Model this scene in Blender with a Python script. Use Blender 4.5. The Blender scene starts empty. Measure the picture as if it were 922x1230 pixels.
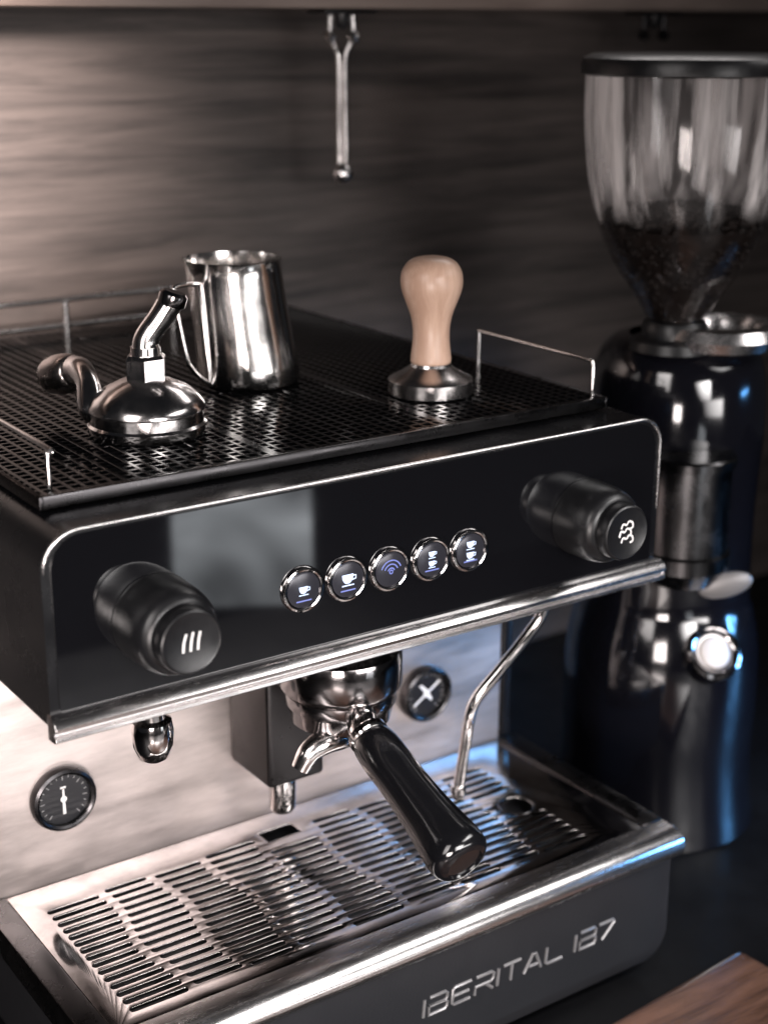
import bpy, bmesh, math, random
from mathutils import Vector, Matrix
random.seed(4)
S=0.01
sc=bpy.context.scene
ORG={}
# ---------------------------------------------------------------- materials
def mat(name,base,metal=0.0,rough=0.4,coat=0.0,var=0.0,vscale=40,bump=0.0,bscale=200,stretch=(1,1,1),emit=None,estr=0,trans=0,ior=1.5,colvar=0.0,spec=0.5,aniso=0.0):
    m=bpy.data.materials.new(name); m.use_nodes=True
    nt=m.node_tree; b=nt.nodes["Principled BSDF"]
    b.inputs["Base Color"].default_value=(*base,1)
    b.inputs["Metallic"].default_value=metal
    b.inputs["Roughness"].default_value=rough
    b.inputs["Coat Weight"].default_value=coat
    b.inputs["Coat Roughness"].default_value=0.04
    b.inputs["IOR"].default_value=ior
    b.inputs["Specular IOR Level"].default_value=spec
    b.inputs["Anisotropic"].default_value=aniso
    b.inputs["Transmission Weight"].default_value=trans
    if emit:
        b.inputs["Emission Color"].default_value=(*emit,1); b.inputs["Emission Strength"].default_value=estr
    tc=nt.nodes.new("ShaderNodeTexCoord"); mp=nt.nodes.new("ShaderNodeMapping")
    mp.inputs["Scale"].default_value=stretch
    nt.links.new(tc.outputs["Object"],mp.inputs["Vector"])
    if var or colvar:
        n=nt.nodes.new("ShaderNodeTexNoise"); n.inputs["Scale"].default_value=vscale; n.inputs["Detail"].default_value=6
        n.inputs["Roughness"].default_value=0.65
        nt.links.new(mp.outputs[0],n.inputs["Vector"])
        if var:
            r=nt.nodes.new("ShaderNodeMapRange"); r.inputs["From Min"].default_value=0.3; r.inputs["From Max"].default_value=0.7
            r.inputs["To Min"].default_value=max(0.02,rough-var); r.inputs["To Max"].default_value=rough+var
            nt.links.new(n.outputs["Fac"],r.inputs["Value"]); nt.links.new(r.outputs[0],b.inputs["Roughness"])
        if colvar:
            cr=nt.nodes.new("ShaderNodeValToRGB"); cr.color_ramp.elements[0].position=0.3; cr.color_ramp.elements[1].position=0.7
            cr.color_ramp.elements[0].color=(*[c*(1-colvar) for c in base],1); cr.color_ramp.elements[1].color=(*[min(1,c*(1+colvar)) for c in base],1)
            nt.links.new(n.outputs["Fac"],cr.inputs["Fac"]); nt.links.new(cr.outputs[0],b.inputs["Base Color"])
    if bump:
        n2=nt.nodes.new("ShaderNodeTexNoise"); n2.inputs["Scale"].default_value=bscale; n2.inputs["Detail"].default_value=4
        nt.links.new(mp.outputs[0],n2.inputs["Vector"])
        bp=nt.nodes.new("ShaderNodeBump"); bp.inputs["Strength"].default_value=bump; bp.inputs["Distance"].default_value=0.001
        nt.links.new(n2.outputs["Fac"],bp.inputs["Height"]); nt.links.new(bp.outputs[0],b.inputs["Normal"])
    return m
def wood(name,dark,light,rough,scale,stretch,ring=3.0,dist=0.5,bump=0.2,amp=0.09,coat=0.0):
    m=bpy.data.materials.new(name); m.use_nodes=True; nt=m.node_tree; b=nt.nodes["Principled BSDF"]
    b.inputs["Coat Weight"].default_value=coat; b.inputs["Coat Roughness"].default_value=0.15
    tc=nt.nodes.new("ShaderNodeTexCoord"); mp=nt.nodes.new("ShaderNodeMapping"); mp.inputs["Scale"].default_value=stretch
    nt.links.new(tc.outputs["Object"],mp.inputs[0])
    n=nt.nodes.new("ShaderNodeTexNoise"); n.inputs["Scale"].default_value=scale; n.inputs["Detail"].default_value=10; n.inputs["Roughness"].default_value=0.72; n.inputs["Distortion"].default_value=dist
    nt.links.new(mp.outputs[0],n.inputs["Vector"])
    n2=nt.nodes.new("ShaderNodeTexNoise"); n2.inputs["Scale"].default_value=scale*0.3; n2.inputs["Detail"].default_value=3; n2.inputs["Distortion"].default_value=dist*2
    nt.links.new(mp.outputs[0],n2.inputs["Vector"])
    w=nt.nodes.new("ShaderNodeMath"); w.operation="MULTIPLY"; w.inputs[1].default_value=ring*6
    nt.links.new(n2.outputs["Fac"],w.inputs[0])
    s=nt.nodes.new("ShaderNodeMath"); s.operation="SINE"; nt.links.new(w.outputs[0],s.inputs[0])
    ad=nt.nodes.new("ShaderNodeMath"); ad.operation="MULTIPLY_ADD"; ad.inputs[1].default_value=amp
    nt.links.new(s.outputs[0],ad.inputs[0]); nt.links.new(n.outputs["Fac"],ad.inputs[2])
    cr=nt.nodes.new("ShaderNodeValToRGB"); e=cr.color_ramp.elements
    e[0].position=0.33; e[0].color=(*dark,1); e[1].position=0.68; e[1].color=(*light,1)
    nt.links.new(ad.outputs[0],cr.inputs[0]); nt.links.new(cr.outputs[0],b.inputs["Base Color"])
    b.inputs["Roughness"].default_value=rough
    bp=nt.nodes.new("ShaderNodeBump"); bp.inputs["Strength"].default_value=bump; bp.inputs["Distance"].default_value=0.001
    nt.links.new(ad.outputs[0],bp.inputs["Height"]); nt.links.new(bp.outputs[0],b.inputs["Normal"])
    return m
CHROME=mat("chrome",(0.74,0.71,0.70),1,0.09,var=0.05,vscale=60)
CHROME2=mat("chrome_worn",(0.70,0.67,0.66),1,0.17,var=0.07,vscale=80,bump=0.08,bscale=120)
RAILM=mat("rail_steel",(0.76,0.735,0.73),1,0.25,var=0.05,vscale=30,stretch=(1,8,8))
CHROME3=mat("chrome_dark",(0.34,0.32,0.32),1,0.14,var=0.06,vscale=60)
STEEL=mat("brushed_steel",(0.60,0.525,0.50),0.85,0.42,var=0.10,vscale=9,colvar=0.24,bump=0.10,bscale=50,stretch=(1,1,5))
SLOTSTEEL=mat("tray_steel",(0.36,0.34,0.335),1,0.12,var=0.09,vscale=28,colvar=0.35,bump=0.07,bscale=34)
PITCH=mat("pitcher_steel",(0.86,0.83,0.81),1,0.16,var=0.05,vscale=30,bump=0.06,bscale=35)
TBASE=mat("tamper_steel",(0.62,0.59,0.58),1,0.24,var=0.05,vscale=30)
GLOSS=mat("gloss_black_panel",(0.004,0.004,0.005),0,0.04,coat=1.0,var=0.02,vscale=25)
BODY=mat("black_housing",(0.005,0.005,0.006),0,0.26,var=0.08,vscale=30)
PLASTIC=mat("black_plastic",(0.007,0.007,0.008),0,0.34,var=0.06,vscale=90,bump=0.04,bscale=900)
HANDLE=mat("bakelite",(0.005,0.005,0.006),0,0.15,coat=0.4,var=0.05,vscale=60)
GRIND=mat("grinder_gloss",(0.004,0.004,0.006),0,0.12,coat=0.9,var=0.05,vscale=30,bump=0.7,bscale=9)
DARKMETAL=mat("dark_metal",(0.055,0.053,0.055),1,0.28,var=0.1,vscale=40)
BASEM=mat("base_grey_metal",(0.034,0.034,0.038),0.6,0.36,var=0.1,vscale=20,bump=0.06,bscale=300)
GRATE=mat("grate_black",(0.003,0.003,0.0035),0.0,0.14,var=0.10,vscale=30,spec=0.22)
WHITE=mat("white_print",(0.70,0.68,0.67),0,0.5,var=0.05)
GLOW=mat("button_glow",(0.5,0.6,0.8),0,0.4,emit=(0.50,0.66,1.0),estr=0.6,var=0.05)
GLOWB=mat("button_glow_blue",(0.1,0.12,0.3),0,0.4,emit=(0.20,0.26,0.75),estr=0.4,var=0.05)
FACE=mat("button_face",(0.03,0.03,0.038),0.3,0.22,var=0.04)
BEAN=mat("coffee_bean",(0.009,0.006,0.005),0,0.6,colvar=0.5,vscale=100,spec=0.15)
BLOCK=mat("cast_block",(0.06,0.057,0.058),1,0.34,var=0.1,vscale=25)
def glassmat():
    m=bpy.data.materials.new("hopper_plastic"); m.use_nodes=True; nt=m.node_tree; N=nt.nodes.new; L=nt.links.new
    out=nt.nodes["Material Output"]; nt.nodes.remove(nt.nodes["Principled BSDF"])
    t=N("ShaderNodeBsdfTransparent"); t.inputs[0].default_value=(0.92,0.91,0.91,1)
    g=N("ShaderNodeBsdfGlossy"); g.inputs["Roughness"].default_value=0.08; g.inputs["Color"].default_value=(0.9,0.88,0.88,1)
    d=N("ShaderNodeBsdfDiffuse"); d.inputs[0].default_value=(0.84,0.79,0.78,1)
    tl=N("ShaderNodeBsdfTranslucent"); tl.inputs[0].default_value=(0.84,0.79,0.78,1)
    md=N("ShaderNodeMixShader"); md.inputs[0].default_value=0.35; L(d.outputs[0],md.inputs[1]); L(tl.outputs[0],md.inputs[2])
    lw=N("ShaderNodeLayerWeight"); lw.inputs[0].default_value=0.25
    mr=N("ShaderNodeMapRange"); mr.inputs["To Min"].default_value=0.04; mr.inputs["To Max"].default_value=0.40; L(lw.outputs["Facing"],mr.inputs["Value"])
    m1=N("ShaderNodeMixShader"); L(mr.outputs[0],m1.inputs[0]); L(t.outputs[0],m1.inputs[1]); L(g.outputs[0],m1.inputs[2])
    tc=N("ShaderNodeTexCoord"); mp=N("ShaderNodeMapping"); mp.inputs["Scale"].default_value=(6,6,0.5); L(tc.outputs["Object"],mp.inputs[0])
    n=N("ShaderNodeTexNoise"); n.inputs["Scale"].default_value=8; n.inputs["Detail"].default_value=5; L(mp.outputs[0],n.inputs["Vector"])
    r=N("ShaderNodeMapRange"); r.inputs["From Min"].default_value=0.46; r.inputs["From Max"].default_value=0.62; r.inputs["To Min"].default_value=0.05; r.inputs["To Max"].default_value=1.0  # pale diffuse streaks paint the vertical reflections onto the hopper wall
    L(n.outputs["Fac"],r.inputs["Value"])
    sx=N("ShaderNodeSeparateXYZ"); L(tc.outputs["Object"],sx.inputs[0])
    n3=N("ShaderNodeTexNoise"); n3.inputs["Scale"].default_value=22; L(tc.outputs["Object"],n3.inputs["Vector"])
    wz=N("ShaderNodeMath"); wz.operation="MULTIPLY_ADD"; wz.inputs[1].default_value=0.03; L(n3.outputs["Fac"],wz.inputs[0]); L(sx.outputs["Z"],wz.inputs[2])
    z=N("ShaderNodeMapRange"); z.inputs["From Min"].default_value=0.538; z.inputs["From Max"].default_value=0.556; z.inputs["To Min"].default_value=0.01; z.inputs["To Max"].default_value=1
    L(wz.outputs[0],z.inputs["Value"])
    mu=N("ShaderNodeMath"); mu.operation="MULTIPLY"; L(r.outputs[0],mu.inputs[0]); L(z.outputs[0],mu.inputs[1])
    m2=N("ShaderNodeMixShader"); L(mu.outputs[0],m2.inputs[0]); L(m1.outputs[0],m2.inputs[1]); L(md.outputs[0],m2.inputs[2])
    L(m2.outputs[0],out.inputs[0]); return m
HOPPER=glassmat()
WALLW=wood("wall_wood",(0.030,0.025,0.0235),(0.105,0.086,0.079),0.6,3.4,(1.3,1,20),ring=3,dist=0.4,bump=0.08,amp=0.08)
SHELFW=wood("shelf_wood",(0.15,0.112,0.098),(0.25,0.20,0.175),0.5,3,(1.5,6,14))
BOARDW=wood("board_wood",(0.028,0.013,0.009),(0.20,0.105,0.072),0.34,5,(1.5,14,14),coat=.6)
TAMPW=wood("tamper_wood",(0.44,0.28,0.205),(0.64,0.45,0.345),0.34,9,(7,7,1.0),1.5)
COUNTER=mat("counter_dark",(0.006,0.006,0.007),0,0.45,var=0.12,vscale=15,bump=0.05,bscale=100,spec=0.3)
# ---------------------------------------------------------------- helpers
def thing(name,o,label,cat,group=None):
    e=bpy.data.objects.new(name,None); e.empty_display_size=0.02
    sc.collection.objects.link(e); e.location=Vector(o)*S
    e["label"]=label; e["category"]=cat
    if group: e["group"]=group
    ORG[e.name]=Vector(o); return e
def add(bm,name,m,parent=None,origin=None,smooth=38,label=None,cat=None,recalc=True):
    o=ORG[parent.name] if parent else Vector(origin)
    if recalc: bmesh.ops.recalc_face_normals(bm,faces=bm.faces)
    for v in bm.verts: v.co=(v.co-o)*S
    me=bpy.data.meshes.new(name); bm.to_mesh(me); bm.free()
    if smooth:
        for p in me.polygons: p.use_smooth=True
        me.set_sharp_from_angle(angle=math.radians(smooth))
    ms=m if isinstance(m,(list,tuple)) else [m]
    for x in ms: me.materials.append(x)
    ob=bpy.data.objects.new(name,me); sc.collection.objects.link(ob)
    if parent: ob.parent=parent
    else: ob.location=o*S
    ORG[ob.name]=o
    if label: ob["label"]=label
    if cat: ob["category"]=cat
    return ob
def merge(*bms):
    out=bmesh.new()
    for b in bms:
        me=bpy.data.meshes.new("t"); b.to_mesh(me); b.free(); out.from_mesh(me); bpy.data.meshes.remove(me)
    return out
def box(x0,x1,y0,y1,z0,z1,bev=0.1,seg=2):
    bm=bmesh.new(); bmesh.ops.create_cube(bm,size=1)
    for v in bm.verts: v.co=Vector(((x0+x1)/2+v.co.x*(x1-x0),(y0+y1)/2+v.co.y*(y1-y0),(z0+z1)/2+v.co.z*(z1-z0)))
    if bev: bmesh.ops.bevel(bm,geom=bm.edges[:],offset=bev,segments=seg,profile=0.5,affect='EDGES')
    return bm
FRONT=Matrix(((1,0,0),(0,0,-1),(0,1,0)))
ID=Matrix.Identity(3)
def axis(d):
    return Vector((0,0,1)).rotation_difference(Vector(d).normalized()).to_matrix()
def lathe(prof,c,M=ID,seg=64):
    bm=bmesh.new(); c=Vector(c); rings=[]
    for r,z in prof:
        if r<1e-5: rings.append([bm.verts.new(c+M@Vector((0,0,z)))])
        else: rings.append([bm.verts.new(c+M@Vector((r*math.cos(2*math.pi*i/seg),r*math.sin(2*math.pi*i/seg),z))) for i in range(seg)])
    for a,b in zip(rings,rings[1:]):
        for i in range(seg):
            j=(i+1)%seg
            if len(a)==1 and len(b)==1: continue
            if len(a)==1: bm.faces.new((a[0],b[i],b[j]))
            elif len(b)==1: bm.faces.new((a[i],a[j],b[0]))
            else: bm.faces.new((a[i],a[j],b[j],b[i]))
    return bm
def catmull(pts,n=8):
    P=[Vector(p) for p in pts]; P=[P[0]*2-P[1]]+P+[P[-1]*2-P[-2]]; out=[]
    for i in range(1,len(P)-2):
        for k in range(n):
            t=k/n; a,b,c,d=P[i-1],P[i],P[i+1],P[i+2]
            out.append(0.5*((2*b)+(c-a)*t+(2*a-5*b+4*c-d)*t*t+(3*b-3*c+d-a)*t**3))
    out.append(P[-2]); return out
def smoothprof(prof,n=6):
    return [(max(0,v.x),v.y) for v in catmull([(r,z,0) for r,z in prof],n)]
def tube(pts,rad,n=8,seg=20,smooth=True,cap=True,flat=1.0,closed=False):
    if smooth:
        pr=[Vector(p) for p in pts]
        rr=rad if isinstance(rad,(list,tuple)) else [rad]*len(pr)
        P=catmull(pr,n); R4=catmull([(r,0,0) for r in rr],n); Rr=[v.x for v in R4]
    else:
        P=[Vector(p) for p in pts]; Rr=rad if isinstance(rad,(list,tuple)) else [rad]*len(P)
    bm=bmesh.new(); rings=[]; N=len(P)
    T=[]
    for i in range(N):
        if closed: t=(P[(i+1)%N]-P[i-1])
        else: t=P[min(i+1,N-1)]-P[max(i-1,0)]
        T.append(t.normalized())
    u=T[0].orthogonal().normalized()
    for i in range(N):
        u=(u-T[i]*u.dot(T[i])).normalized(); v=T[i].cross(u)
        rings.append([bm.verts.new(P[i]+(u*math.cos(2*math.pi*k/seg)+v*math.sin(2*math.pi*k/seg)*flat)*Rr[i]) for k in range(seg)])
    for a,b in list(zip(rings,rings[1:]))+([(rings[-1],rings[0])] if closed else []):
        for k in range(seg):
            j=(k+1)%seg; bm.faces.new((a[k],a[j],b[j],b[k]))
    if cap and not closed:
        bm.faces.new(rings[0]); bm.faces.new(rings[-1])
    return bm
def prism(prof,x0,x1,bev=0):
    bm=bmesh.new(); a=[bm.verts.new((x0,y,z)) for y,z in prof]; b=[bm.verts.new((x1,y,z)) for y,z in prof]
    n=len(prof)
    for i in range(n):
        j=(i+1)%n; bm.faces.new((a[i],a[j],b[j],b[i]))
    fa=bm.faces.new(a); fb=bm.faces.new(b)
    if bev:
        ed=list(set(list(fa.edges)+list(fb.edges)))
        bmesh.ops.bevel(bm,geom=ed,offset=bev,segments=3,profile=0.5,affect='EDGES')
    return bm
def rrect(x0,x1,z0,z1,rtl,rtr,rbr,rbl,n=10):
    out=[]
    for cx,cz,r,a0 in ((x1-rtr,z1-rtr,rtr,0),(x0+rtl,z1-rtl,rtl,90),(x0+rbl,z0+rbl,rbl,180),(x1-rbr,z0+rbr,rbr,270)):
        for k in range(n+1):
            a=math.radians(a0+90*k/n); out.append((cx+r*math.cos(a),cz+r*math.sin(a)))
    return out
def slab(outline,y0,y1,bev=0.0,seg=3):
    bm=bmesh.new(); a=[bm.verts.new((x,y0,z)) for x,z in outline]; b=[bm.verts.new((x,y1,z)) for x,z in outline]
    n=len(a)
    for i in range(n):
        j=(i+1)%n; bm.faces.new((a[i],a[j],b[j],b[i]))
    f=bm.faces.new(a); bm.faces.new(b)
    if bev: bmesh.ops.bevel(bm,geom=list(f.edges),offset=bev,segments=seg,profile=0.5,affect='EDGES')
    return bm
def plate(outer,holes,zc,th,bev=0.0):
    cu=bpy.data.curves.new("t","CURVE"); cu.dimensions='2D'; cu.fill_mode='BOTH'; cu.extrude=th/2; cu.bevel_depth=bev; cu.bevel_resolution=1
    for L in [outer]+holes:
        sp=cu.splines.new('POLY'); sp.points.add(len(L)-1); sp.use_cyclic_u=True
        for p,q in zip(sp.points,L): p.co=(q[0],q[1],0,1)
    ob=bpy.data.objects.new("t",cu); sc.collection.objects.link(ob)
    dg=bpy.context.evaluated_depsgraph_get(); dg.update()
    me=bpy.data.meshes.new_from_object(ob.evaluated_get(dg))
    bm=bmesh.new(); bm.from_mesh(me); bmesh.ops.remove_doubles(bm,verts=bm.verts,dist=0.0005)
    for v in bm.verts: v.co.z+=zc
    bpy.data.objects.remove(ob); bpy.data.curves.remove(cu); bpy.data.meshes.remove(me)
    return bm
def stadium(x0,x1,y0,y1,n=6):
    r=(y1-y0)/2; cy=(y0+y1)/2; out=[]
    for k in range(n+1):
        a=math.radians(-90+180*k/n); out.append((x1-r+r*math.cos(a),cy+r*math.sin(a)))
    for k in range(n+1):
        a=math.radians(90+180*k/n); out.append((x0+r+r*math.cos(a),cy+r*math.sin(a)))
    return out
def circ(cx,cy,r,n=28): return [(cx+r*math.cos(2*math.pi*i/n),cy+r*math.sin(2*math.pi*i/n)) for i in range(n)]
def strokes(lines,c,w,th=0.05,y=None,round_=False):
    bms=[]
    for L in lines:
        pts=[Vector((c[0]+u,c[1],c[2]+v)) for u,v in L]
        bms.append(tube(pts,w/2,smooth=round_,n=5,seg=8))
    b=merge(*bms)
    for v in b.verts: v.co.y=c[1]+(v.co.y-c[1])*th/(w/2)
    return b

# ---------------------------------------------------------------- setting
add(box(-90,190,-75,52,-33.5,-29.6,0.2),"countertop",COUNTER,origin=(0,0,-29.6),smooth=38)["kind"]="structure"
add(box(-60,190,49,51,-29.5,70,0),"wall",WALLW,origin=(40,49,-29),label="grey-brown wood-grain panelled wall behind the machine",cat="wall",smooth=0)
add(box(-60,190,38.5,48.9,38.15,41.5,0.15),"shelf",SHELFW,origin=(40,44,38),label="pale wooden shelf edge fixed to wood wall",cat="shelf")

# ---------------------------------------------------------------- espresso machine
E=thing("espresso_machine",(22.5,15,-29.5),"black and chrome one-group espresso machine on dark counter","espresso machine")
o=rrect(0.4,44.7,-28.7,-19.3,0.6,0.6,2.2,2.2)
base=add(slab(o,-3.85,46,0.35),"base",BASEM,E)
o=rrect(1.5,43.6,-27.9,-20.4,0.3,0.3,1.7,1.7)
add(slab(o,-3.97,-3.7,0.08),"front_plate",mat("base_front",(0.028,0.029,0.033),0.5,0.33,var=0.1,vscale=12,bump=0.1,bscale=400),base)
for fx,fy in ((5,0),(40,0),(5,42),(40,42)):
    add(lathe([(0,0),(1.6,0),(1.8,0.3),(1.7,1.1),(0,1.1)],(fx,fy,-29.58)),"foot",PLASTIC,E)
H=1.3; w=1.5
GL={"I":[[(0,0),(0,1)]],
"B":[[(0,.5),(.85,.5),(1,.36),(1,.14),(.88,0),(0,0),(0,.5)],[(0,.5),(.85,.5),(.97,.64),(.97,.86),(.85,1),(0,1)]],
"E":[[(1,1),(.1,1),(0,.9),(0,.1),(.1,0),(1,0)],[(0,.5),(.9,.5)]],
"R":[[(0,0),(0,.45),(.85,.45),(1,.6),(1,.88),(.88,1),(0,1)],[(.55,.45),(1,0)]],
"T":[[(0,1),(1,1)],[(.5,1),(.5,0)]],
"A":[[(0,0),(.45,1),(.6,1),(1,0)],[(.25,.3),(.8,.3)]],
"L":[[(0,1),(0,.1),(.1,0),(1,0)]],
"7":[[(0,1),(.9,1),(1,.88),(.3,0)]]}
x=22.4; Ls=[]
for ch in "IBERITAL IB7":
    if ch==" ": x+=0.75; continue
    if ch=="7": x-=0.2
    for L in GL[ch]: Ls.append([(x+u*w+0.12*v,v*H) for u,v in L])
    x+=(0 if ch=="I" else w)+0.42
add(strokes(Ls,(0,-3.99,-25.05),0.25,0.11),"lettering",mat("letter_metal",(0.22,0.215,0.22),0.5,0.34,var=0.05),base)
# drip tray
sl=[]
cols=9; x0=3.2; px=4.05; rows=15; y0=-1.1; py=0.885
for c in range(cols):
    for r in range(rows):
        d0=0.0 if c==0 else 0.38*math.sin(r*.55+c*1.3); d1=0.0 if c==cols-1 else 0.38*math.sin(r*.55+(c+1)*1.3)
        a=x0+c*px+d0; b=x0+(c+1)*px-0.5+d1; yy=y0+r*py+(0.3 if c%2 else 0)
        if yy+0.5>10.9 and a<22.9 and b>19.4: continue
        if a<39.2 and b>36.2 and 3.6<yy+0.25<7.2: continue
        sl.append(stadium(a,b,yy,yy+0.52))
sl.append([(19.7,11.2),(22.5,11.2),(22.5,12.7),(19.7,12.7)])
sl.append(circ(37.7,5.4,1.25))
tray=add(plate([(1.7,-2.4),(43.2,-2.4),(43.2,14.7),(1.7,14.7)],sl,-18.6,0.14,0.03),"drip_tray",SLOTSTEEL,E,smooth=30)
add(merge(box(1.8,43.1,-2.3,14.6,-21.8,-21.5,0)),"tray_basin",mat("wet_basin",(0.004,0.004,0.004),0.0,0.3,var=0.1,vscale=30,bump=0.5,bscale=40,spec=.2),tray)
prof=[(-2.3,-18.46),(-3.4,-18.44),(-4.0,-18.55),(-4.45,-18.85),(-4.7,-19.3),(-4.7,-19.8),(-4.45,-20.25),(-4.1,-20.5),(-3.9,-20.55),(-2.3,-20.55)]
add(prism(prof,-0.1,45.3,0.15),"front_rail",RAILM,tray,smooth=50)
for a,b in ((-0.1,1.6),(43.3,45.2)):
    add(box(a,b,-2.25,14.7,-20.6,-18.35,0.15),"side_rail",DARKMETAL,tray)
add(tube([(37.7+1.35*math.cos(t*.3927),5.4+1.35*math.sin(t*.3927),-18.52) for t in range(16)],0.07,smooth=False,closed=True,seg=8),"hole_rim",DARKMETAL,tray)
add(box(-0.5,43.6,14.9,15.3,-18.9,1.0,0.08),"backsplash",STEEL,E)
add(merge(box(0.3,44.6,15.35,46,-19.2,12.0,0.3),box(43.7,44.6,14.7,15.3,-18.3,0,0.1)),"rear_housing",BODY,E)
# head
PH=11.66
head=add(slab(rrect(0,45,0.1,PH,2.3,2.0,0.5,0.5),0,15.3,0.3),"head_housing",BODY,E)
add(slab(rrect(0.55,44.4,1.2,PH-0.35,1.9,1.7,0.3,0.3),-0.10,0.4,0.06),"front_panel",GLOSS,head)
ol=rrect(0.12,44.88,0.4,PH-0.10,2.2,1.95,0.4,0.4)
ol=[(44.88,5.0)]+[p for p in ol if p[1]>PH-2.6]
add(tube([(p[0],-0.04,p[1]) for p in ol],[.03]+[0.13]*(len(ol)-5)+[.11,.09,.06,.02],smooth=False,seg=12),"panel_trim",RAILM,head)
prof=[(0.2,1.25),(-0.35,1.22),(-0.75,1.05),(-0.95,0.72),(-0.92,0.50),(-0.62,0.38),(-0.62,0.26),(-0.9,0.16),(-0.92,-0.02),(-0.7,-0.18),(-0.3,-0.26),(0.2,-0.26)]
add(prism(prof,-0.15,45.35,0.08),"lower_rail",RAILM,head,smooth=35)
def arc(cx,cy,r,a0,a1,n=10): return [(cx+r*math.cos(math.radians(a0+(a1-a0)*k/n)),cy+r*math.sin(math.radians(a0+(a1-a0)*k/n))) for k in range(n+1)]
def cupicon(c,s,dx=0,dz=0,fill=True):
    bm=bmesh.new()
    P=[(-.5,.35),(.5,.35),(.45,0),(.3,-.25),(.15,-.35),(-.15,-.35),(-.3,-.25),(-.45,0)]
    bm.faces.new([bm.verts.new((c[0]+dx+u*s,c[1],c[2]+dz+v*s)) for u,v in P])
    h=strokes([[(dx+u*s,dz+v*s) for u,v in [(.48,.22),(.72,.2),(.7,-.05),(.38,-.12)]],[(dx-.5*s,dz-.5*s),(dx+.55*s,dz-.5*s)]],c,0.07*s+0.02,0.01)
    return merge(bm,h)
BX=[16.0,19.12,22.25,25.38,28.4]; BZ=5.2
for i,bx in enumerate(BX):
    b=add(lathe([(0,0),(1.12,0),(1.12,0.22),(1.0,0.27),(0,0.22)],(bx,-0.08,BZ),FRONT,48),"button",FACE,E)
    add(lathe([(1.14,0),(1.43,0),(1.45,0.14),(1.38,0.27),(1.27,0.31),(1.18,0.27),(1.14,0.18),(1.14,0)],(bx,-0.08,BZ),FRONT,56),"ring",CHROME,b)
    c=(bx,-0.36,BZ)
    if i==0: ic=[cupicon(c,.62,-.05,.0)]
    elif i==1: ic=[cupicon(c,.82,-.05,.05)]
    elif i==2: ic=[strokes([arc(0,-.15,r,20,160) for r in (.25,.5,.75)]+[arc(0,-.15,.12,0,350)],c,.085,.01)]
    elif i==3: ic=[cupicon(c,.5,-.05,.38),cupicon(c,.5,-.05,-.25)]
    else: ic=[cupicon(c,.6,-.05,.42),cupicon(c,.6,-.05,-.30)]
    add(merge(*ic),"icon",GLOWB if i==2 else GLOW,b,smooth=0)
    if i!=2:
        add(strokes([[(-.55,-.68),(.5,-.68)]],c,.09,.01),"icon",GLOWB,b,smooth=0)
def knob(kx,kz,sym):
    p=[(0,0),(2.62,0),(2.64,.1)]+smoothprof([(2.62,.3),(2.60,1.6),(2.52,2.4),(2.34,2.95),(2.06,3.25)],4)+[(1.90,3.32),(1.86,3.4),(1.88,3.5),(1.88,4.15),(1.82,4.3),(1.72,4.37),(1.64,4.33),(0,4.31)]
    k=add(lathe(p,(kx,-0.1,kz),FRONT,72),"knob",PLASTIC,E,smooth=30)
    add(strokes(sym,(kx,-4.43,kz),.15,.012,round_=True),"symbol",WHITE,k)
knob(6.45,5.55,[[(-.52,-.5),(-.46,.05),(-.30,.55)],[(-.08,-.5),(-.02,.05),(.12,.58)],[(.36,-.5),(.42,.05),(.54,.55)]])
def cur(dx,dz): return [(dx-.5,dz-.1),(dx-.35,dz+.2),(dx-.05,dz+.12),(dx+.15,dz+.32),(dx+.45,dz+.2),(dx+.5,dz-.1),(dx+.25,dz-.2)]
knob(37.95,5.7,[cur(0,.45),cur(-.15,-.02),cur(0.05,-.5),[(-.55,.1),(-.62,-.2)]])
# group head
GX,GY=21.8,4.8
add(lathe([(0,0.2),(3.2,0.2),(3.2,-1.0),(3.5,-1.3),(4.0,-1.6),(4.1,-2.0),(4.1,-3.9),(3.95,-4.2),(3.2,-4.25),(0,-4.2)],(GX,GY,0)),"group_head",CHROME3,E)
add(merge(box(18.9,23.4,9.4,14.85,-13.3,0,0.35,3),box(19.3,24.3,7,14.8,-5.5,0,0.4,3)),"drain_block",BLOCK,E)
add(lathe([(0,0),(0.95,0),(1.0,-0.2),(0.95,-3.0),(0.75,-3.3),(0,-3.3)],(21.2,11.6,-13.2)),"drain_pipe",CHROME,E)
add(lathe([(0,3),(0.8,3),(0.85,0.5),(1.2,0.3),(1.3,-0.3),(1.24,-1.3),(0.95,-2.1),(0.6,-2.35),(0.5,-2.2),(0,-2.1)],(8.3,5.0,-3.6)),"hot_water_nozzle",CHROME,E)
wd=add(tube([(38.4,3.8,0.3),(38.35,3.9,-2.4),(37.4,4.3,-4.2),(35.2,4.8,-6.7),(33.6,5.3,-8.7),(33.1,5.5,-10.5),(33.05,6,-13.5),(33.05,6.5,-16.2)],0.42,n=10),"steam_wand",CHROME,E)
add(lathe([(0,0),(0.55,0),(0.58,-0.6),(0.42,-1.1),(0,-1.2)],(33.05,6.5,-15.8)),"tip",CHROME,wd)
add(lathe([(0,0.5),(1.1,0.5),(1.15,-0.5),(0.9,-1.0),(0.5,-1.1),(0,-1.1)],(38.4,3.8,-0.4)),"joint",CHROME,wd)
GF=mat("gauge_face",(0.010,0.010,0.012),0,0.3,coat=.5)
DG=mat("dial_grey",(0.35,0.34,0.34),0,0.5)
def poly(pts,c):
    bm=bmesh.new(); bm.faces.new([bm.verts.new((c[0]+u,c[1],c[2]+v)) for u,v in pts]); return bm
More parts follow.
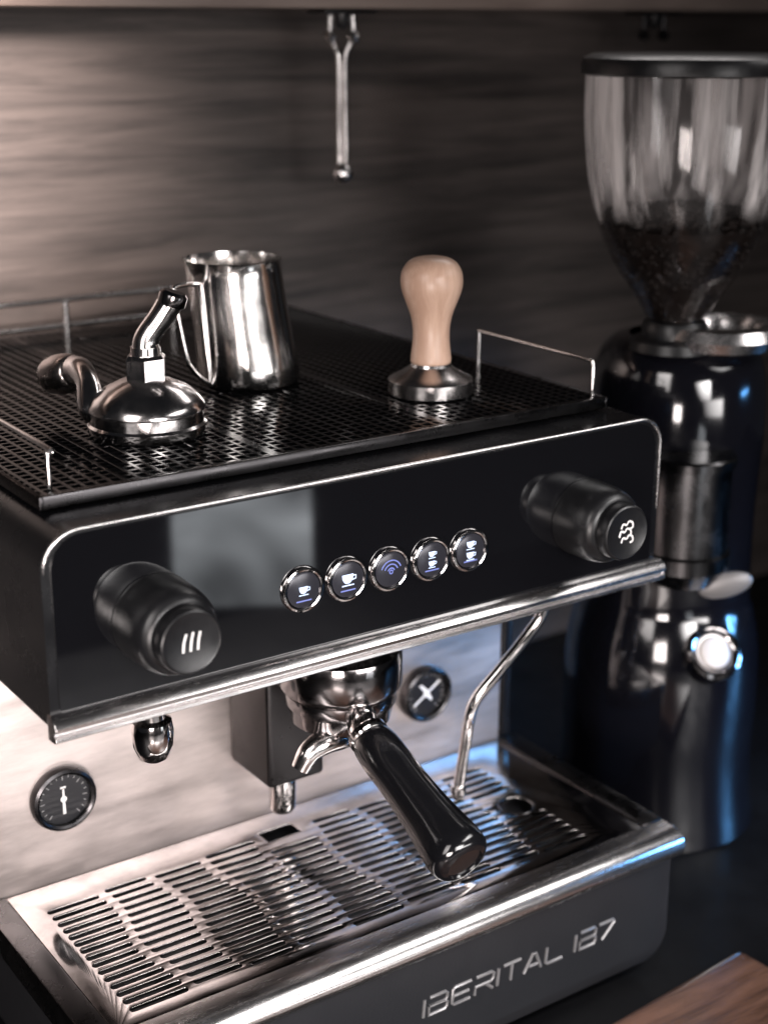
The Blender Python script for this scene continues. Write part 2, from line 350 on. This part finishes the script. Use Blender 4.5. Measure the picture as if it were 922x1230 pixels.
def gauge(gx,gz,needle):
    ga=add(lathe([(0,0),(2.0,0),(2.0,0.35),(0,0.36)],(gx,14.9,gz),FRONT,56),"pressure_gauge",GF,E)
    add(lathe([(1.85,0),(2.25,0),(2.3,0.4),(2.2,0.75),(2.02,0.85),(1.86,0.75),(1.85,0)],(gx,14.9,gz),FRONT,56),"bezel",DARKMETAL,ga)
    t=[]
    for k in range(19):
        a=math.radians(-50+280*k/18); r0=1.5 if k%3 else 1.35
        t.append([(r0*math.cos(a),r0*math.sin(a)),(1.68*math.cos(a),1.68*math.sin(a))])
    add(strokes(t,(gx,14.52,gz),.045,.01),"dial",DG,ga)
    add(merge(*[poly(p,(gx,14.50-.004*i,gz)) for i,p in enumerate(needle)]),"needle",WHITE,ga,smooth=0)
gauge(6.05,-12.25,[[(-.10,-1.15),(.10,-1.15),(.06,.7),(-.06,.7)],circ(0,-.05,.22,16),[(-.2,.75),(.2,.75),(.2,.88),(-.2,.88)]])
gauge(35.95,-12.4,[[(-1.25,-.75),(-1.15,-.92),(1.35,.75),(1.2,.92)],[(-.1,.0),(.25,.2),(-.45,.85),(-.7,.8)],[(-.1,-.12),(.25,.1),(.6,-.55),(.45,-.7)],circ(0,0,.28,16)])
# cup tray on top
ZT=12.57
bars=[]
xs0,xs1,ys0,ys1=1.6,42.6,3.3,45.5
nx=50; ny=52
for i in range(nx+1):
    xx=xs0+0.4+(xs1-xs0-0.8)*i/nx; wv=0.13 if i not in (18,34) else 0.36
    bars.append(box(xx-wv,xx+wv,ys0+.1,ys1-.1,ZT-0.10,ZT-0.0,0.03,1))
for j in range(ny+1):
    yy=ys0+0.4+(ys1-ys0-0.8)*j/ny
    bars.append(box(xs0+.1,xs1-.1,yy-0.13,yy+0.13,ZT-0.11,ZT-0.015,0.03,1))
ct=add(merge(*bars),"cup_tray",GRATE,E,smooth=30)
add(merge(box(xs0,xs1,ys0-.25,ys0+.12,ZT-0.75,ZT+0.03,0.08),box(xs0-.2,xs0+.12,ys0-.25,ys1,ZT-0.75,ZT+0.03,0.08),
 box(xs1-.12,xs1+.2,ys0-.25,ys1,ZT-0.75,ZT+0.03,0.08),box(xs0,xs1,ys1-.1,ys1+.2,ZT-0.75,ZT+0.03,0.08)),"tray_frame",DARKMETAL,ct)
add(box(xs0+.15,xs1-.15,ys0+.15,ys1-.12,ZT-0.68,ZT-0.13,0),"tray_floor",mat("tray_floor_m",(0.003,0.003,0.0035),0.0,0.14,var=0.1,vscale=30,spec=.22),ct)
def fence(pts,posts,name="cup_rail",rad=0.15,m=CHROME):
    b=[tube([(p[0],p[1],p[2]+ZT) for p in pts],rad,n=6,seg=12)]
    for q in posts: b.append(tube([(q[0],q[1],ZT-0.2),(q[0],q[1],ZT+q[2])],rad,smooth=False,seg=12))
    add(merge(*b),name,m,ct)
fence([(42.3,4.2,0),(42.3,4.2,1.6),(42.3,4.3,2.2),(42.3,4.9,2.4),(42.3,10,2.4),(42.3,17.0,2.4)],[(42.3,17.0,2.4)])
fence([(2.5,4.2,0),(2.5,4.2,1.6),(2.5,4.3,2.2),(2.5,4.9,2.4),(2.5,20,2.4),(2.5,44.2,2.4)],[(2.5,24,2.4)])
fence([(2.5,44.4,2.9),(10,44.4,2.9),(20,44.4,2.9),(30.5,44.4,2.9)],[(2.5,44.4,2.9),(20.8,44.4,2.9),(30.5,44.4,2.9)],rad=.26,m=RAILM)
fence([(2.5,44.5,.75),(10,44.5,.75),(20,44.5,.75),(31,44.5,.75)],[],rad=.26,m=RAILM)

# ---------------------------------------------------------------- portafilter locked in group
P1=thing("portafilter",(21.3,2.0,-7.2),"chrome portafilter with glossy black handle locked in brew head","portafilter","portafilters")
add(lathe([(0,-4.3),(3.5,-4.3),(3.7,-4.5),(3.7,-5.2),(3.5,-5.5),(3.3,-6.5),(2.7,-7.0),(1.2,-7.3),(0,-7.3)],(GX,GY,0)),"basket_holder",CHROME3,P1)
d=Vector((0.0,-9.5,-3.9)).normalized(); s0=Vector((20.85,0.6,-5.65))
add(tube([(21.6,2.6,-4.9),(21.3,1.6,-5.1),s0+d*0.0,s0+d*0.6],[1.0,.98,1.0,1.05],n=6),"neck",CHROME,P1)
add(lathe([(0,0),(1.2,0),(1.35,.15),(1.35,.5),(1.2,.65),(0,.65)],s0+d*0.2,axis(d),40),"collar",CHROME,P1)
prof=smoothprof([(1.1,0),(1.3,.15),(1.45,.8),(1.50,2),(1.48,3.5),(1.52,5),(1.64,6.8),(1.82,8.4),(1.92,9.4),(1.92,10.0)],4)+smoothprof([(1.86,10.3),(1.6,10.65),(1.2,10.8)],3)+[(1.15,10.65),(0,10.6)]
add(lathe([(0,0)]+prof,s0+d*0.75,axis(d),64),"handle",HANDLE,P1,smooth=50)
add(merge(tube([(21.4,3.6,-7.2),(20.6,3.0,-7.0),(19.3,2.8,-6.9),(18.2,2.9,-7.4),(17.6,3.1,-8.5)],[.85,.9,.88,.75,.62],n=8,flat=0.8),
 lathe([(0,.3),(1.3,.3),(1.3,-.5),(.9,-.9),(0,-.9)],(21.6,4.4,-7.4))),"spout",CHROME2,P1)

# ---------------------------------------------------------------- portafilter upside down on tray
zt=ZT+0.03
PX,PY=12.5,12.5
P2=thing("portafilter",(PX,PY,zt),"spare chrome portafilter lying upside down on cup tray","portafilter","portafilters")
add(lathe([(0,0.3),(3.35,0.25),(3.4,0.0),(3.65,0.0),(3.73,0.25),(3.73,0.6),(3.58,0.75),(3.56,1.4),(3.70,1.55),(3.66,1.8),(3.3,2.3),(2.6,2.85),(1.6,3.3),(1.1,3.45),(0,3.45)],(PX,PY,zt)),"basket_holder",CHROME2,P2)
add(merge(lathe([(0,0),(1.15,0),(1.34,.15),(1.34,1.5),(1.15,1.7),(0,1.7)],(PX+.1,PY,zt+3.2),seg=6),
 lathe([(0,0),(0.95,0),(0.95,.7),(0,.7)],(PX+.1,PY,zt+4.7),seg=24),
 tube([(PX+.1,PY,zt+5.0),(PX+.25,PY,zt+5.9),(PX+1.0,PY-.4,zt+7.1),(PX+1.6,PY-.7,zt+8.1)],[.88,.8,.78,.82],n=8)),"spout",CHROME2,P2,smooth=30)
add(lathe([(0,0),(.84,0),(.90,.1),(.90,.7),(.68,.9),(0,.9)],(PX+1.6,PY-.7,zt+7.9),axis((.3,-.15,1)),24),"spout_tip",CHROME3,P2)
add(tube([(PX-2.6,PY+.9,zt+1.4),(PX-3.0,PY+1.5,zt+1.6),(PX-2.6,PY+2.8,zt+2.7),(PX-2.3,PY+4.6,zt+3.2),(PX-2.2,PY+5.9,zt+3.0)],[.8,.88,.8,.9,1.05],n=8),"neck",CHROME2,P2)
add(lathe(smoothprof([(0.9,0),(1.15,.25),(1.3,.9),(1.3,1.7),(1.15,2.5),(0.7,3.0),(0,3.1)],4),(PX-2.2,PY+5.7,zt+3.0),axis((-.3,1,-.25)),32),"handle",mat("worn_end",(0.52,0.47,0.45),1,0.3,colvar=0.25,vscale=60,var=0.1),P2,smooth=80)

# ---------------------------------------------------------------- milk pitcher
px_,py_=24.7,21.0
M1=thing("milk_pitcher",(px_,py_,zt),"polished stainless steel milk pitcher standing on cup tray","milk pitcher")
h=8.8
pr=[(0,0),(3.2,0),(3.55,.12),(3.66,.4),(3.62,1.5),(3.46,4),(3.34,6.2),(3.30,7.8),(3.32,h-.1),(3.37,h),(3.30,h),(3.22,7.8),(3.26,6.2),(3.36,4),(3.5,1.5),(3.4,.4),(0,.3)]
bm=lathe(pr,(px_,py_,zt),seg=96)
sd=Vector((-.78,.62,0))
for v in bm.verts:
    q=v.co-Vector((px_,py_,zt)); t=max(0,q.z/h)
    rr=Vector((q.x,q.y,0))
    if rr.length>1:
        k=max(0,rr.normalized().dot(sd)); s=(k**2.5)*max(0,(t-.35)/.65)**1.3
        v.co+=sd*s*0.2
    v.co+=Vector((-.82,.57,0))*0.95*t
add(bm,"pitcher_body",PITCH,M1,smooth=50)
hd=Vector((-.966,-.24,0)).normalized(); side=Vector((-.82,.57,0))
def hp(out,z): 
    c=Vector((px_,py_,zt+z))+side*0.95*(z/h); return c+hd*(3.3+out)
bm=tube([hp(-.05,7.3),hp(.5,7.45),hp(1.4,7.5),hp(2.2,7.45),hp(2.45,7.2),hp(2.42,6.0),hp(2.35,4.5),hp(2.15,2.4),hp(1.95,1.9),hp(1.3,1.1),hp(.2,.3)],[.17]*11,n=5,seg=12)
bm2=tube([hp(.12,7.3),hp(.25,4.5),hp(.42,.5)],.17,n=6,seg=10)
add(merge(bm,bm2),"handle",CHROME,M1)

# ---------------------------------------------------------------- tamper
tx,ty=33.35,10.9
T1=thing("tamper",(tx,ty,zt),"coffee tamper with pale wooden handle and steel base","tamper")
add(lathe([(0,0),(2.85,0),(2.95,.1),(2.95,1.0),(2.88,1.08),(2.3,1.38),(1.75,1.7),(1.45,1.95),(1.38,2.15),(0,2.15)],(tx,ty,zt)),"steel_base",TBASE,T1,smooth=25)
add(lathe([(0,2.1),(1.28,2.1)]+smoothprof([(1.4,2.25),(1.38,2.7),(1.28,3.6),(1.27,4.5),(1.42,5.4),(1.74,6.3),(2.03,7.1),(2.13,7.75),(2.05,8.4),(1.75,8.95),(1.3,9.28),(.7,9.43),(0,9.46)],4),(tx,ty,zt)),"wooden_handle",TAMPW,T1,smooth=70)

# ---------------------------------------------------------------- grinder
gx,gy=58.3,12.4
G=thing("coffee_grinder",(gx,gy,-29.5),"glossy black coffee grinder with clear hopper of beans","coffee grinder")
add(lathe([(0,34.9),(7.4,34.9),(8.05,34.6),(8.2,34.2),(8.2,33.5),(7.8,33.4),(0,33.4)],(gx,gy,0)),"hopper_lid",PLASTIC,G)
HP=smoothprof([(7.85,33.35),(7.75,30),(7.4,26.5),(6.9,24.0),(6.1,21.4),(4.9,19.0),(3.5,17),(2.4,15.2),(2.1,14.2)],6)
add(lathe(HP,(gx,gy,0),seg=96),"hopper",HOPPER,G,smooth=80,recalc=False)
def hr(z):
    for (r1,z1),(r2,z2) in zip(HP,HP[1:]):
        if z1>=z>=z2: return r1+(r2-r1)*(z1-z)/(z1-z2+1e-9)
    return 2.1
bms=[lathe([(0,23.5),(3,23.3),(5.6,22.5),(6.1,22.2),(5.8,21.4),(4.6,19.2),(3.2,17),(2.1,15.1),(0,15)],(gx,gy,0),seg=48)]
def bean(x_,y_,z_):
    b=bmesh.new(); bmesh.ops.create_icosphere(b,subdivisions=1,radius=0.42)
    R3=Matrix.Rotation(random.random()*6,3,'X')@Matrix.Rotation(random.random()*6,3,'Z')
    for v in b.verts: v.co=R3@Vector((v.co.x*1.25,v.co.y*.9,v.co.z*.6))+Vector((x_,y_,z_))
    bms.append(b)
for k in range(460):
    a=random.random()*2*math.pi; r=6.0*math.sqrt(random.random())
    bean(gx+r*math.cos(a),gy+r*math.sin(a),23.5-0.025*r*r+random.random()*0.3)
for k in range(620):
    a=random.random()*2*math.pi; z=15.3+7.1*random.random()**.7; r=hr(z)-.55
    bean(gx+r*math.cos(a),gy+r*math.sin(a),z)
cb=add(merge(*bms),"coffee_beans",BEAN,G,smooth=60); cb["kind"]="stuff"
add(lathe([(0,14.8),(2.4,14.8),(2.6,14.4),(2.6,13.6),(3.4,13.3),(3.6,12.6),(0,12.5)],(gx,gy,0)),"hopper_collar",PLASTIC,G)
add(lathe([(3.2,12.8),(4.8,12.9),(5.1,13.7),(4.7,14.5),(3.5,14.6),(3.2,13.9),(3.2,12.8)],(gx+3.2,gy-1.6,.0)),"adjustment_ring",RAILM,G)
add(lathe(smoothprof([(4.2,13.2),(5.5,12.8),(6.5,11.6),(7.0,9.8),(7.2,7.5),(7.15,4.0),(6.95,0),(6.9,-4),(7.0,-8)],4)+smoothprof([(7.1,-9.0),(7.6,-10.6),(8.1,-13),(8.3,-16),(8.3,-19.5),(8.2,-23),(8.4,-26.5),(8.8,-29.45)],4)+[(0,-29.45)],(gx+2.6,gy+1.8,0),seg=72),"motor_body",GRIND,G,smooth=50)
dx_,dy_=gx-1.5,gy-3.9
add(lathe([(0,5.2),(3.5,5.2),(3.7,5.0),(3.7,4.4),(3.4,4.3),(3.4,-2.6),(3.7,-2.8),(3.7,-4.0),(2.5,-5.5),(0,-5.8)],(dx_,dy_,0)),"doser",mat("doser_metal",(0.10,0.098,0.10),1,0.24,var=0.1),G)
bd=Vector((-.35,-1,.75)).normalized()
bc=Vector((gx+.4,gy-6.1,-11.6))
add(lathe([(0,-1.5),(2.3,-1.5),(2.4,0),(2.3,.4),(2.0,.55),(1.6,.4),(1.5,.25),(0,.3)],bc,axis(bd),40),"chrome_button",CHROME3,G)
add(lathe(smoothprof([(1.35,.3),(1.2,.5),(.7,.62),(0,.66)],4),bc,axis(bd),32),"lit_button",mat("lit_button",(0.62,0.58,0.56),0,0.35,var=.05),G)
bm=bmesh.new(); bmesh.ops.create_uvsphere(bm,u_segments=28,v_segments=16,radius=1)
Rm=Matrix.Rotation(math.radians(-38),3,'Z')@Matrix.Rotation(math.radians(-16),3,'Y')
for v in bm.verts: v.co=Rm@Vector((v.co.x*2.2,v.co.y*.45,v.co.z*1.05))+Vector((gx+.7,gy-6.6,-5.6))
add(bm,"doser_paddle",mat("paddle_grey",(0.22,0.21,0.21),0.3,0.38,var=.08),G,smooth=80)

# ---------------------------------------------------------------- wooden board front right
bm=box(-20,48,-36,-8,-29.4,-27.0,0.9,6)
R3=Matrix.Rotation(math.radians(4.5),3,'Z'); c0=Vector((48,-8,0))
for v in bm.verts: v.co=c0+R3@(v.co-c0)
add(bm,"wooden_board",BOARDW,origin=(14,-22,-29.4),label="dark brown wooden board lying on counter before machine",cat="wooden board")

# ---------------------------------------------------------------- hanging hooks
def hook(hx,hy,label,short=False):
    h=thing("hanging_hook",(hx,hy,38),label,"hook","hooks under the shelf")
    add(merge(box(hx-2.5,hx+2.5,hy-1.5,hy+1.5,37.75,38.1,.1),lathe([(0,0),(0.8,0),(.7,-.8),(.4,-1.3),(0,-1.3)],(hx,hy,37.8))),"bracket",PLASTIC,h)
    u=Vector((.82,-.57,0)); c0=Vector((hx,hy,0)); bs=[]
    zb=36 if short else 25.3
    for s in (-1,1):
        c=c0+u*s*0.95; c2=c0+u*s*0.27
        bs.append(lathe([(0,.6),(.42,.42),(.6,0),(.42,-.42),(0,-.6)],(c.x,c.y,35.9),seg=20))
        if not short:
            bs.append(tube([(c.x,c.y,37.6),(c.x,c.y,36.0),(c2.x+u.x*s*.3,c2.y+u.y*s*.3,35.0),(c2.x,c2.y,33.8),(c2.x,c2.y,28),(c2.x,c2.y,zb)],.26,n=6,seg=10))
        else: bs.append(tube([(c.x,c.y,37.6),(c.x,c.y,35.9)],.24,smooth=False,seg=10))
    add(merge(*bs),"rod",CHROME2 if not short else DARKMETAL,h)
    if not short: add(lathe(smoothprof([(0,.95),(.65,.65),(.92,0),(.65,-.65),(0,-.95)],4),(hx,hy,24.6),seg=24),"ball_end",RAILM,h)
hook(45.4,40.5,"double rod chrome hook hanging beneath the shelf")
hook(82.0,41.0,"short dark metal hook stub above the bean hopper",True)

# ---------------------------------------------------------------- lights
def area(name,loc,tgt,sx,sy,e,col,spread=180,noise=None,soft=0):
    l=bpy.data.lights.new(name,"AREA"); l.shape='RECTANGLE'; l.size=sx*S; l.size_y=sy*S; l.energy=e; l.color=col; l.spread=math.radians(spread)
    o=bpy.data.objects.new(name,l); sc.collection.objects.link(o); o.location=Vector(loc)*S
    o.rotation_euler=(Vector(tgt)-Vector(loc)).to_track_quat('-Z','Y').to_euler()
    if noise:
        l.use_nodes=True; nt=l.node_tree; em=nt.nodes["Emission"]
        g=nt.nodes.new("ShaderNodeNewGeometry"); n=nt.nodes.new("ShaderNodeTexNoise"); n.inputs["Scale"].default_value=noise[0]; n.inputs["Detail"].default_value=2; n.inputs["Distortion"].default_value=.4
        r=nt.nodes.new("ShaderNodeMapRange"); r.inputs["From Min"].default_value=.35; r.inputs["From Max"].default_value=.68; r.inputs["To Min"].default_value=noise[1]; r.inputs["To Max"].default_value=noise[2]
        nt.links.new(g.outputs["Parametric"],n.inputs["Vector"]); nt.links.new(n.outputs["Fac"],r.inputs["Value"])
        last=r.outputs[0]
        if soft:
            sp=nt.nodes.new("ShaderNodeSeparateXYZ"); nt.links.new(g.outputs["Parametric"],sp.inputs[0])
            for ch in ("X","Y"):
                pp=nt.nodes.new("ShaderNodeMath"); pp.operation="PINGPONG"; pp.inputs[1].default_value=0.5; nt.links.new(sp.outputs[ch],pp.inputs[0])
                mm=nt.nodes.new("ShaderNodeMapRange"); mm.interpolation_type='SMOOTHSTEP'; mm.inputs["From Min"].default_value=0.0; mm.inputs["From Max"].default_value=soft; nt.links.new(pp.outputs[0],mm.inputs["Value"])
                mu=nt.nodes.new("ShaderNodeMath"); mu.operation="MULTIPLY"; nt.links.new(last,mu.inputs[0]); nt.links.new(mm.outputs[0],mu.inputs[1]); last=mu.outputs[0]
        nt.links.new(last,em.inputs["Strength"])
    return o
W_=(1,.94,.92)
area("window_left",(-75,-50,42),(20,3,-12),45,80,1.25,W_,70)
area("pitcher_fill",(5,-165,34),(18,0,-14),90,50,1.9,(1,.96,.95),38)  # unseen fill added behind the camera for a bright strip on the pitcher
area("splash_fill",(-45,-85,-8),(6,15,-14),35,22,2.3,(1,.90,.865),90)  # added low warm fill, aimed to brighten the backsplash
area("front_strip_fill",(50,-120,-2),(15,5,-16),80,22,0.9,(1,.96,.95),60)  # unseen low strip, widened to put broad highlights on the pitcher
area("rail_highlight_fill",(72,-62,58),(25,-8,-25),95,24,1.25,(1,.97,.96),60)  # added overhead strip, placed to be mirrored as highlights along the rails
area("wall_wash",(-22,-5,48),(9,49,28),10,7,1.5,(1,.87,.81),34)
area("side_blue",(136,-46,-6),(69,13,-22),36,30,0.85,(.14,.45,1),28,(3.0,.05,2.4))  # added blue source, mirrored as blue patches in the grinder body
area("panel_patch_light",(43.5,-57,-14),(12,0,9),15,13,0.16,(.90,.95,1),180,(1.1,.25,1.5),.05)  # added small lamp, sized to mirror as the pale patch on the front panel
area("back_top",(75,36,70),(30,5,10),50,12,0.9,W_)
w=bpy.data.worlds.new("World"); sc.world=w; w.use_nodes=True
w.node_tree.nodes["Background"].inputs[0].default_value=(0.84,0.88,1.0,1); w.node_tree.nodes["Background"].inputs[1].default_value=0.012
# ---------------------------------------------------------------- camera
a,pi_,r=.60322,.31463,.00223
sa,ca,sp,cp=math.sin(a),math.cos(a),math.sin(pi_),math.cos(pi_)
F=Vector((sa*cp,ca*cp,-sp)); R0=Vector((ca,-sa,0)); U0=Vector((sa*sp,ca*sp,cp))
R=R0*math.cos(r)+U0*math.sin(r); U=-R0*math.sin(r)+U0*math.cos(r)
cd=bpy.data.cameras.new("Camera"); cam=bpy.data.objects.new("Camera",cd); sc.collection.objects.link(cam)
Mx=Matrix((R,U,-F)).transposed().to_4x4(); Mx.translation=Vector((-27.43567,-71.68483,37.20104))*S
cam.matrix_world=Mx
cd.sensor_fit='VERTICAL'; cd.sensor_height=36; cd.sensor_width=27; cd.lens=1813.74/1230*36
cd.clip_start=0.01; cd.clip_end=50
cd.dof.use_dof=True; cd.dof.focus_distance=0.92; cd.dof.aperture_fstop=4.5
sc.camera=cam
sc.view_settings.view_transform='Standard'; sc.view_settings.look='None'; sc.view_settings.exposure=0
